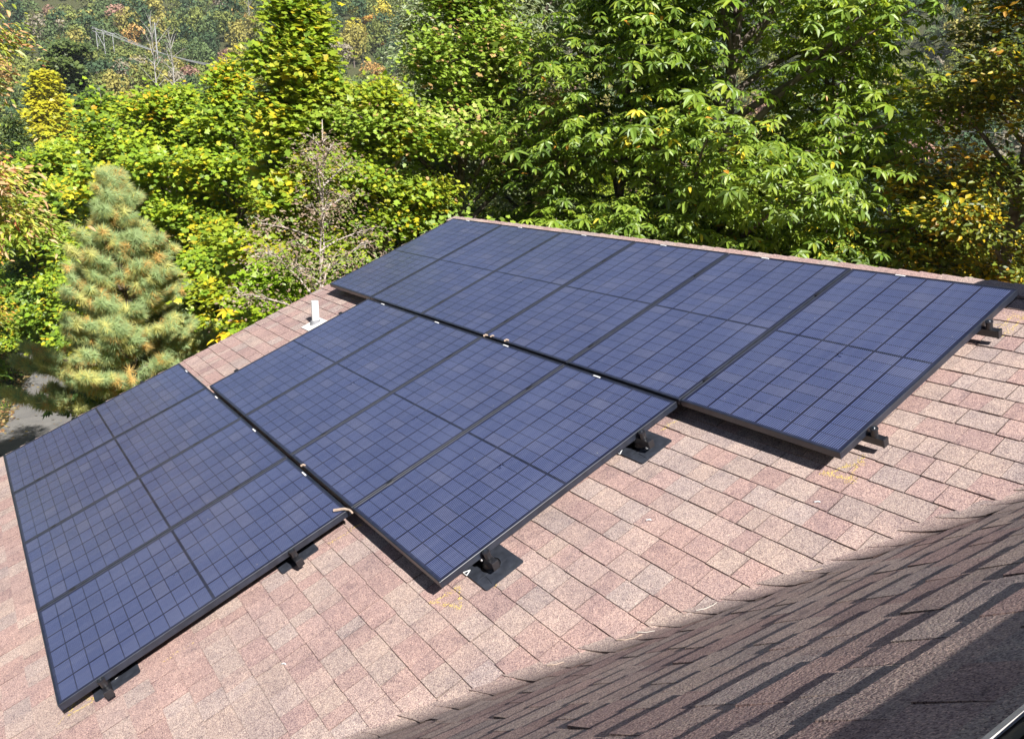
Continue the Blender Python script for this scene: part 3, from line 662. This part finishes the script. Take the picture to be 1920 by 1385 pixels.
T_['T8b'] = make_tree('silver_leaved_tree', 'tall grey-green silvery tree between the central maple and the big chestnut', 'tree', at(143.6, 17.5), 12.6, 2.3, 2.5, dome, 54, 'oval', P_SIL, 19, per=62, sr=.55, lsize=(.12, .2), wr=.30, group=G, droop=.9)
T_['T8c'] = make_tree('sourwood_tree', 'slender tree with drooping tan seed sprays left of the chestnut', 'tree', at(141.6, 14.5), 8.9, .75, 2.5, cone, 26, 'oval', [((.34, .27, .15), 4), ((.22, .23, .08), 3), ((.14, .18, .04), 3), ((.30, .13, .08), .6)], 20, per=42, sr=.32, lsize=(.10, .16), wr=.32, group=G, droop=1.2, twigs=4)
T_['T9'] = make_tree('chestnut_tree', 'largest tree, dark trunk and glossy whorled leaves right of centre', 'tree', at(130.2, 14.6), 12.8, 3.2, 2.6, dome, 66, 'whorl', P_CH, 21, per=11, sr=.36, lsize=(.105, .175), wr=.36, twigs=8, r0=.26, group=G, up=(8, 62), droop=.32)
T_['T9b'] = make_tree('chestnut_tree', 'dark green chestnut left of the largest tree with deep shade inside', 'tree', at(137.3, 14.8), 11.2, 2.3, 2.0, dome, 56, 'whorl', P_CH, 22, per=12, sr=.34, lsize=(.11, .175), wr=.34, twigs=5, group=G, up=(-5, 50), droop=.32)
T_['T9c'] = make_tree('chestnut_tree', 'bright green chestnut on the right beside the gap with the far hill', 'tree', at(124.0, 15.6), 10.6, 2.0, 1.6, dome, 44, 'whorl', [((.14, .20, .02), 5), ((.20, .25, .025), 5), ((.10, .14, .02), 1.5), ((.40, .36, .03), .3)], 23, per=11, sr=.36, lsize=(.10, .165), wr=.34, twigs=6, group=G, up=(-5, 50), droop=.32)
T_['T10'] = make_tree('beech_tree', 'dark tree with orange and yellow leaves at the right edge', 'tree', at(113.0, 14.0), 12.0, 2.0, 1.8, col_, 56, 'oval', P_DK, 24, per=56, sr=.38, lsize=(.09, .15), wr=.5, twigs=7, group=G)
T_['T10b'] = make_tree('beech_tree', 'smaller golden-leaved tree below the gap at the right', 'tree', at(117.2, 15.0), 7.6, 1.6, 1.2, dome, 36, 'oval', P_YEL[:3] + P_DK[:2], 25, per=44, sr=.38, lsize=(.09, .15), wr=.55, twigs=5, group=G)
T_['T1'] = make_tree('sourwood_tree', 'tree with drooping orange and red leaves at the upper left edge', 'tree', at(181.8, 13.5), 9.2, 1.9, 6.3, dome, 34, 'oval', P_OR, 26, per=60, sr=.45, lsize=(.10, .16), wr=.3, twigs=6, group=G, droop=1.0)
T_['T2'] = make_tree('birch_tree', 'yellow-green tree with orange tints low at the left edge', 'tree', at(181.2, 27), 8.0, 2.0, 1.6, ovoid, 30, 'oval', [((.26, .27, .03), 4), ((.40, .30, .03), 2), ((.42, .20, .06), 1), ((.13, .17, .025), 3)], 27, per=48, sr=.4, lsize=(.11, .17), wr=.4, twigs=5, group=G, droop=.8)
T_['L3'] = make_tree('maple_tree', 'yellow-green maple beyond the driveway at the left', 'tree', at(173.4, 35), 8.0, 2.6, .6, dome, 40, 'maple', P_YG2, 28, per=50, sr=.6, lsize=(.16, .24), wr=.95, twigs=6, group=G)
T_['L4'] = make_tree('hemlock_tree', 'dark green tree in shade between the orange tree and the pine', 'tree', at(175.8, 37), 9.2, 1.9, 1.0, cone, 40, 'oval', [((.035, .06, .02), 5), ((.06, .09, .025), 4), ((.10, .13, .03), 2)], 29, per=44, sr=.45, lsize=(.12, .18), wr=.35, group=G)
# the bare, pinkish seeding tree
make_tree('angelica_tree', 'thin tree with bare grey stems and pinkish tan seed sprays behind the roof corner', 'tree', at(159.2, 11.8), 8.1, 1.35, 2.3, ovoid, 46, 'oval', P_PINK, 30, per=12, sr=.32, lsize=(.035, .075), wr=.5, twigs=8, bark=M_BARKP, r0=.045, group=G, up=(10, 50))
make_tree('angelica_tree', 'second leaning bare grey stem tangled beside the pinkish tree', 'tree', at(156.6, 11.3), 5.6, .9, 1.0, dome, 26, 'oval', P_PINK, 31, per=8, sr=.3, lsize=(.03, .06), wr=.5, twigs=8, bark=M_BARKP, r0=.05, group=G, lean=(.05, -.04), up=(20, 65))
make_tree('angelica_tree', 'low tangle of pale bare stems just above the roof corner', 'tree', at(158.0, 10.9), 4.6, .8, .6, dome, 24, 'oval', P_PINK, 32, per=5, sr=.3, lsize=(.03, .06), wr=.5, twigs=9, bark=M_BARKP, r0=.04, group=G, lean=(-.04, .04), up=(30, 70))
make_tree('dogwood_shrub', 'small golden yellow shrub left of the vent pipe', 'shrub', at(164.6, 13.9), 4.65, .55, 1.6, dome, 16, 'whorl', P_YEL, 33, per=3, sr=.2, lsize=(.12, .18), wr=.4, group='shrubs along the roof edge')
make_tree('rhododendron_shrub', 'dark leafy shrub right of the driveway at the panel edge', 'shrub', at(172.6, 19.8), 3.2, 1.15, .3, dome, 26, 'whorl', [((.09, .15, .02), 4), ((.28, .28, .03), 2), ((.05, .09, .02), 3)], 34, per=4, sr=.25, lsize=(.13, .2), wr=.36, group='shrubs along the roof edge')
SH = [(141.2, 13.2, 6.7, 1.0, 'pale green sapling at the left end of the ridge line'), (137.2, 12.9, 6.9, 1.1, 'leafy sapling behind the ridge, second from its left end'), (133.0, 13.2, 6.8, 1.1, 'sapling with large drooping leaves behind the middle of the ridge'),
      (128.4, 13.8, 7.0, 1.2, 'dark sapling under the largest chestnut'), (123.8, 14.2, 6.6, 1.1, 'shaded sapling left of the golden tree'), (119.6, 14.2, 6.2, 1.1, 'sapling in front of the golden tree at the ridge')]
for i, (az, D, H, W, lab) in enumerate(SH):
    make_tree('chestnut_sapling', lab, 'sapling', at(az, D), H, W, 2.6, dome, 24, 'whorl', P_CH if i else P_CH[:3] + [((.17, .24, .03), 5)], 40+i, per=8, sr=.28, lsize=(.10, .165), wr=.34, group='saplings behind the ridge', up=(-10, 45), droop=.35)

# ------------------------------------------------------------------ the young pine
def pine():
    r = np.random.default_rng(77); H = 7.3; root = empty('pine_tree', at(171.1, 19)); tag(root, 'young white pine with blue-green needles and rusty inner tufts beside the driveway', 'tree')
    tubes = []; seats = []; tr = np.array([(r.normal(0, .03), r.normal(0, .03), H*i/10) for i in range(11)]); tubes.append((tr, None, 'trunk'))
    h = 1.9
    while h < H-.12:
        t = h/H; n = 7; L0 = 3.25*(1-t)**1.05 + .2
        for q in range(n):
            az = q*6.283/n + r.uniform(0, 1) + h*2; L = L0*r.uniform(.7, 1.12); el = R_(8 + 38*t + r.normal(0, 5)); d = np.array((math.cos(az)*math.cos(el), math.sin(az)*math.cos(el), math.sin(el)))
            pts = [np.array((0, 0, h + r.normal(0, .05)))]; cur = d.copy()
            for k in range(6): cur = nrmz(cur + np.array((0, 0, .05*k - .06)) + r.normal(0, .05, 3)); pts.append(pts[-1] + cur*L/6)
            pts = np.array(pts); tubes.append((pts, L*.7, 'limb')); seats.append((pts[-1], cur, 1.))
            side = np.array((-math.sin(az), math.cos(az), 0))
            for k in range(int(5 + L*11)):
                f = r.uniform(.25, 1); a = np.array([np.interp(f*6, np.arange(7), pts[:, c]) for c in range(3)]); tl = L*.30*(1.2-f)*r.uniform(.5, 1.2) + .08
                td = nrmz(cur*.7 + side*r.choice([-1, 1])*r.uniform(.4, 1) + np.array((0, 0, r.uniform(.0, .35)))); e = a + td*tl; tubes.append((np.array([a, (a+e)/2, e]), tl, 'twig'))
                seats.append((e, td, f)); seats.append(((a+e)/2, td, f*.6))
        h += .30 + .10*(1-t)
    seats.append((np.array((0, 0, H)), np.array((0, 0, 1.)), 1.))
    wood('trunk', tubes, .10, H, M_BARK, root)
    P = np.array([s[0] for s in seats]); D = np.array([s[1] for s in seats]); age = np.array([s[2] for s in seats]); k = 58; ids = np.repeat(np.arange(len(P)), k); n = len(ids)
    ax = D[ids] + np.array((0, 0, .25)); rnd = r.normal(0, 1, (n, 3)); dirn = nrmz(nrmz(ax)*.75 + nrmz(rnd)); pos = P[ids] - nrmz(D)[ids]*r.uniform(0, .12, n)[:, None]
    V, lo, to, nf = leaves(pos, nrmz(rnd[:, [1, 2, 0]])*.8 + np.array(SUN)[None]*1.1, dirn, r.uniform(.12, .22, n), .0125, BLADE)
    old = (r.random(len(P)) < (.34 - .28*age))[ids]
    col = np.where(old[:, None], np.array((.60, .42, .14)), np.array((.34, .44, .20)))*r.uniform(.75, 1.25, (n, 1)); yel = (r.random(len(P)) < .3)[ids] & ~old; col = np.where(yel[:, None], np.array((.56, .56, .20))*r.uniform(.8, 1.2, (n, 1)), col)
    obj('crown', mesh_np('crown', V, lo, to, M_NEED, col), root)
pine()

# ------------------------------------------------------------------ trees standing further back on the falling ground
rr = np.random.default_rng(9)
src = [T_['T7'], T_['B'], T_['T8b'], T_['L4'], T_['T9c'], T_['B3'], T_['T10b']]
words = ['green', 'yellow-green', 'grey-green', 'dark', 'bright green', 'golden-green', 'golden']
hts = [11.6, 9.6, 13.6, 9.2, 9.6, 9.7, 7.6]
k = 0
for ring, D0 in enumerate((27, 37, 50, 68, 92)):
    n_ = (13, 15, 17, 19, 22)[ring]
    for i in range(n_):
        az = 108 + 76*(i + rr.uniform(.1, .9))/n_; D = D0*rr.uniform(.92, 1.1)
        if az > 172 and D < 46: continue
        q = int(rr.choice(7, p=(.25, .2, .12, .13, .12, .1, .08))); loc = at(az, D); toph = {0: .3, 1: .6, 2: .5, 3: 0., 4: -.5}[ring]
        if 114 < az < 124: toph -= 3.0
        H = 2.57 + D*math.tan(R_(toph + rr.uniform(-1.2, .8))) - loc[2]; s = min(max(H/hts[q], .55), 1.9)
        copy_tree(src[q], loc, rr.uniform(0, 6.28), s, f'{words[q]} tree among those hidden behind the near trees on the slope below the house', 'trees on the slope behind the near trees'); k += 1
# bushes beyond the driveway
for i, (az, D, H, W) in enumerate(((178.2, 37, 2.6, 2.0), (175.4, 36.5, 2.2, 2.0), (172.8, 33, 2.8, 1.8), (180.5, 30, 3.5, 1.6), (177.0, 40, 4.6, 2.3), (183.4, 23.5, 2.0, .9))):
    make_tree('bush', ['yellow-green bush at the far end of the driveway', 'low leafy bush where the driveway turns', 'bush between the driveway and the pine', 'tall bush left of the driveway', 'bush behind the far end of the driveway', 'dark bush on the left edge of the driveway'][i],
              'bush', at(az, D), H, W, .2, dome, 24, 'maple', P_YG2 if i % 2 == 0 else P_G, 60+i, per=40, sr=.45, lsize=(.13, .2), wr=.9, group='bushes round the driveway', droop=.1)
# grass and fallen leaves along the driveway
def litter():
    r = np.random.default_rng(3); n = 26000; x = r.uniform(-34, -11, n); y = r.uniform(-5, 8, n)
    yc = np.interp(x, [-34, -27, -22, -18, -14, -9], [1.5, 3.2, 2.6, 1.75, .1, -3.2]); off = y-yc; keep = (np.abs(off) > 1.45) | (r.random(n) < .06); x, y, off = x[keep], y[keep], off[keep]; n = len(x)
    z = ground_z(x, y) + .035; grass = r.random(n) < .45*np.clip((np.abs(off)-1.7)*2, 0, 1); P = np.stack([x, y, z], -1)
    nr = np.where(grass[:, None], r.normal(0, 1, (n, 3))*np.array((1, 1, .2)), r.normal(0, .3, (n, 3)) + np.array((0, 0, 1))); dr_ = np.where(grass[:, None], r.normal(0, .35, (n, 3)) + np.array((0, 0, 1)), r.normal(0, 1, (n, 3)))
    V, lo, to, nf = leaves(P, nr, dr_, np.where(grass, r.uniform(.15, .35, n), r.uniform(.08, .15, n)), np.where(grass, .03, .09), QUAD)
    c = np.where(grass[:, None], np.array((.15, .22, .035)), np.array([(.42, .28, .12), (.36, .20, .10), (.48, .38, .16)])[r.integers(0, 3, n)])*r.uniform(.6, 1.3, (n, 1))
    o = obj('grass', mesh_np('grass', V, lo, to, M_LEAF, c)); tag(o, 'grass and fallen leaves along the sides of the driveway', 'grass', kind='stuff')
litter()

# ------------------------------------------------------------------ the far wooded hillside
def far_crown(seed, H, W, n, size, bare=False):
    r = np.random.default_rng(seed); nb_ = 16; bc = nrmz(r.normal(0, 1, (nb_, 3)) + np.array((0, 0, .25)))*np.array((W*.62, W*.62, H*.30)); bc[:, 2] += H*.60; br = r.uniform(.28, .48, nb_)*W
    ids = r.integers(0, nb_, n); d = nrmz(r.normal(0, 1, (n, 3)) + np.array((0, 0, .35))); P = bc[ids] + d*br[ids][:, None]*r.uniform(.75, 1.05, (n, 1))
    V, lo, to, nf = leaves(P, d + r.normal(0, .32, (n, 3)), r.normal(0, 1, (n, 3)), r.uniform(.7, 1.3, n)*size, r.uniform(.6, 1.1, n)*size, QUAD)
    return V, lo, to, r.uniform(.92, 1.08, (n, 1))*(1 + .12*r.normal(0, 1, (nb_, 1))[ids])
KINDS = [('dark green', (.042, .070, .034), .22), ('mid green', (.075, .105, .040), .30), ('light green', (.130, .150, .042), .24), ('olive yellow', (.20, .18, .05), .11), ('yellow', (.29, .25, .04), .018),
         ('orange', (.27, .17, .06), .014), ('reddish brown', (.20, .12, .09), .03), ('grey brown', (.17, .15, .11), .05)]
protos = []
for ki, (kn, kc, kw) in enumerate(KINDS):
    V, lo, to, vv = far_crown(200+ki, 10, 4.5, 900, .62); c = np.array(kc)[None]*vv*1.7; V0_, lo0, to0 = V, lo, to
    mb = MB(); mb.tube([(0, 0, -.5), (0, 0, 5)], [.2, .1], 5)
    protos.append((mesh_np('crown', V, lo, to, M_FAR, c), mb.mesh('trunk', M_BARK)))
cand = []; r = np.random.default_rng(21)
Dr = 118.
while Dr < 640:
    sp = 6.1 + Dr*.003; na = int(Dr*R_(96)/sp)
    for i in range(na):
        az = 96 + 96*(i+r.uniform(-.45, .45)+.5)/na; D = Dr + r.uniform(-.5, .5)*sp*.9; x, y, z = at(az, D); cand.append((x, y, z, D, r.uniform(.62, 1.35), r.uniform(0, 6.28)))
    Dr += sp*(.92 if Dr < 330 else 1.25)
kinds_p = np.array([k_[2] for k_ in KINDS]); kinds_p /= kinds_p.sum()
def clus(x, y): return math.sin(x*.031+1.3)*math.cos(y*.027) + .6*math.sin(x*.07-y*.05)
def proj(p):
    d = Vector(p) - camo.matrix_world.translation; z_ = d.dot(fw); return 960 + 1481.7*d.dot(rt)/z_, 692.5 + 1481.7*d.dot(dn)/z_
one = []; rest = []
for c_ in cand:
    px_, py_ = proj((c_[0], c_[1], c_[2]+7)); cl = clus(c_[0], c_[1]); pr = kinds_p.copy()
    if cl > .6: pr[3:7] *= 1.8
    if cl < -.5: pr[0:2] *= 2.2
    ki = int(r.choice(len(KINDS), p=pr/pr.sum()))
    vis = (-20 < px_ < 480 and -30 < py_ < 215) or (560 < px_ < 790 and -20 < py_ < 190) or (1560 < px_ < 1870 and -20 < py_ < 330)
    if vis and c_[3] < 520: one.append((c_[3], c_, ki, px_, py_))
    elif -150 < px_ < 2070: rest.append((c_, ki))
one.sort(key=lambda q: q[0]); rest += [(q[1], q[2]) for q in one[290:]]; one = one[:290]
for D, c_, ki, px_, py_ in one:
    side = 'left' if px_ < 500 else 'right' if px_ > 1500 else 'middle'; part = 'in the %s of the photo' % side
    t = empty('far_tree', (c_[0], c_[1], c_[2]), (0, 0, c_[5])); t.scale = (c_[4], c_[4], c_[4]*random.Random(int(D*10)).uniform(.85, 1.2))
    tag(t, f'{KINDS[ki][0]} tree crown on the far wooded hillside {part}', 'tree', f'{KINDS[ki][0]} far trees, {side}')
    obj('crown', protos[ki][0], t); obj('trunk', protos[ki][1], t)
Vs = []; Ls = []; Ts = []; Cs = []; off = 0; var = []
for q in range(5): var.append(far_crown(300+q, 10, 4.3, 300, .9))
for i, (c_, ki) in enumerate(rest):
    V, lo, to, vv = var[i % 5]; ca, sa = math.cos(c_[5]), math.sin(c_[5]); s = c_[4]
    X = np.stack([(V[:, 0]*ca - V[:, 1]*sa)*s + c_[0], (V[:, 0]*sa + V[:, 1]*ca)*s + c_[1], V[:, 2]*s + c_[2]], -1); Vs.append(X); Ls.append(lo+off); Ts.append(to); Cs.append(np.array(KINDS[ki][1])[None]*vv*1.7); off += len(V)
wd = obj('far_wood', mesh_np('far_wood', np.concatenate(Vs), np.concatenate(Ls), np.concatenate(Ts), M_FAR, np.clip(np.concatenate(Cs), 0, 1))); tag(wd, 'dense mixed autumn wood covering the far hillside', 'wood', kind='stuff')
print('far individuals', len(one), 'stuff', len(rest))
# distinct far trees
def spot(px_, py_, D):
    d = rt*((px_-960)/1481.7) + dn*((py_-692.5)/1481.7) + fw; h = math.hypot(d.x, d.y); return camo.matrix_world.translation + d*(D/h)
for px_, py_, D, W, H, pal, lab in ((97, 222, 118, 3.4, 11, [((.33, .31, .02), 5), ((.24, .25, .02), 3)], 'bright yellow pointed tree in front of the far hillside at the left'),
                           (700, 75, 330, 7, 15, [((.38, .22, .05), 4), ((.30, .22, .05), 3)], 'orange tree high on the hillside seen between the two tall maples'),
                           (120, 175, 150, 6, 13, [((.085, .115, .03), 4), ((.06, .09, .03), 4)], 'big dark green round tree behind the yellow one on the left hillside')):
    p = spot(px_, py_, D); make_tree('broadleaf_tree', lab, 'tree', (p.x, p.y, p.z - H*.5), H, W, H*.15, cone if W < 4 else dome, 40, 'quad', pal, int(px_), per=40, sr=1.0, lsize=(.5, .9), wr=.8, bark=M_BARK)
for px_, py_, D, H, lab in ((300, 225, 115, 12.5, 'leafless bleached dead tree standing among the maples at the left'), (332, 215, 125, 11, 'smaller leafless dead tree right of the tall bleached one'), (469, 55, 330, 13, 'thin bleached dead tree near the top of the hillside')):
    p = spot(px_, py_, D); make_tree('dead_tree', lab, 'tree', (p.x, p.y, p.z), H*1.0, H*.30, H*.25, dome, 20, 'none', P_PINK, int(px_)+5, bark=M_BARKW, r0=.13, up=(40, 75), twigs=5)
# pylon and power lines
MW = plain('galvanised_steel', (.45, .45, .45), .4, .2, .05)
pA = spot(194, 60, 300); pB = spot(470, 128, 235)
py = empty('power_pylon', pA - Vector((0, 0, 14))); tag(py, 'pale three-legged power pylon with a long crossbeam on the far hillside', 'pylon')
dirw = (pB-pA); dirw.z = 0; dirw.normalize(); cr = Vector((-dirw.y, dirw.x, 0)); cr = cr if cr.dot(rt) > 0 else -cr; top = Vector((0, 0, 14)); ax_ = (rt*.90 + fw*(-.3)).normalized(); ax_.z = 0; ax_.normalize()
mb = MB(); mb.tube([top - ax_*4.4 + Vector((0, 0, 1.2)), top + ax_*4.4 + Vector((0, 0, -.9))], .13, 6); mb.tube([top - ax_*4.4 + Vector((0, 0, .4)), top + ax_*4.4 + Vector((0, 0, -1.6))], .09, 6); mb.build('crossbeam', MW, py)
for q in (-3, -.2, 3.4): mb = MB(); mb.tube([top + ax_*q + Vector((0, 0, .2-q*.25)), Vector(ax_*q) + Vector((0, 0, 4))], .11, 6); mb.build('leg', MW, py)
mb = MB(); mb.tube([top + ax_*-3 + Vector((0, 0, .2)), top + ax_*-.2 + Vector((0, 0, -4.5))], .07, 5); mb.tube([top + ax_*-.2 + Vector((0, 0, .2)), top + ax_*-3 + Vector((0, 0, -4.5))], .07, 5); mb.build('brace', MW, py)
p2 = empty('power_pole', spot(291, 58, 310) - Vector((0, 0, 14))); tag(p2, 'thin pale wooden pole standing right of the pylon on the far hillside', 'pole'); mb = MB(); mb.tube([(0, 0, 0), (0, 0, 16.5)], .2, 6); mb.build('post', MW, p2); mb = MB(); mb.tube([(-.9, 0, 15.6), (.9, 0, 15.9)], .1, 5); mb.build('crossarm', MW, p2)
wl = ['upper power cable running right from the pylon', 'middle power cable running right from the pylon', 'lowest power cable running right from the pylon']
for i, q in enumerate((-4.2, -.5, 4.2)):
    a = pA + ax_*q + Vector((0, 0, .6-q*.25)); b = pB + ax_*q*.35 + Vector((0, 0, -i*.45)); pts = [a.lerp(b, t/24) - Vector((0, 0, 4*2.2*(t/24)*(1-t/24))) for t in range(25)]
    mb = MB(); mb.tube([p-pA for p in pts], .085, 5); o = mb.build('power_line', MW); o.location = pA; tag(o, wl[i], 'cable', 'power lines over the valley')
a, b = spot(1690, 236, 200), spot(1900, 250, 190); mb = MB(); mb.tube([a.lerp(b, t/12) - Vector((0, 0, 1.2*(t/12)*(1-t/12))) - a for t in range(13)], .05, 5); o = mb.build('power_line', MW); o.location = a; tag(o, 'thin wire crossing the gap between the trees at the right', 'cable')

# ------------------------------------------------------------------ the air
hz = MB(); hz.box((-780, -700, -62), (720, 780, 330)); m_, t_, p_ = mat('haze'); t_.nodes.remove(p_)
pv = t_.nodes.new('ShaderNodeVolumePrincipled'); pv.inputs['Density'].default_value = .00015; pv.inputs['Color'].default_value = (.86, .92, 1, 1)
t_.links.new(pv.outputs[0], t_.nodes['Material Output'].inputs['Volume'])
hb = hz.build('haze', m_); tag(hb, 'faint blue haze over the valley', 'haze', kind='stuff')
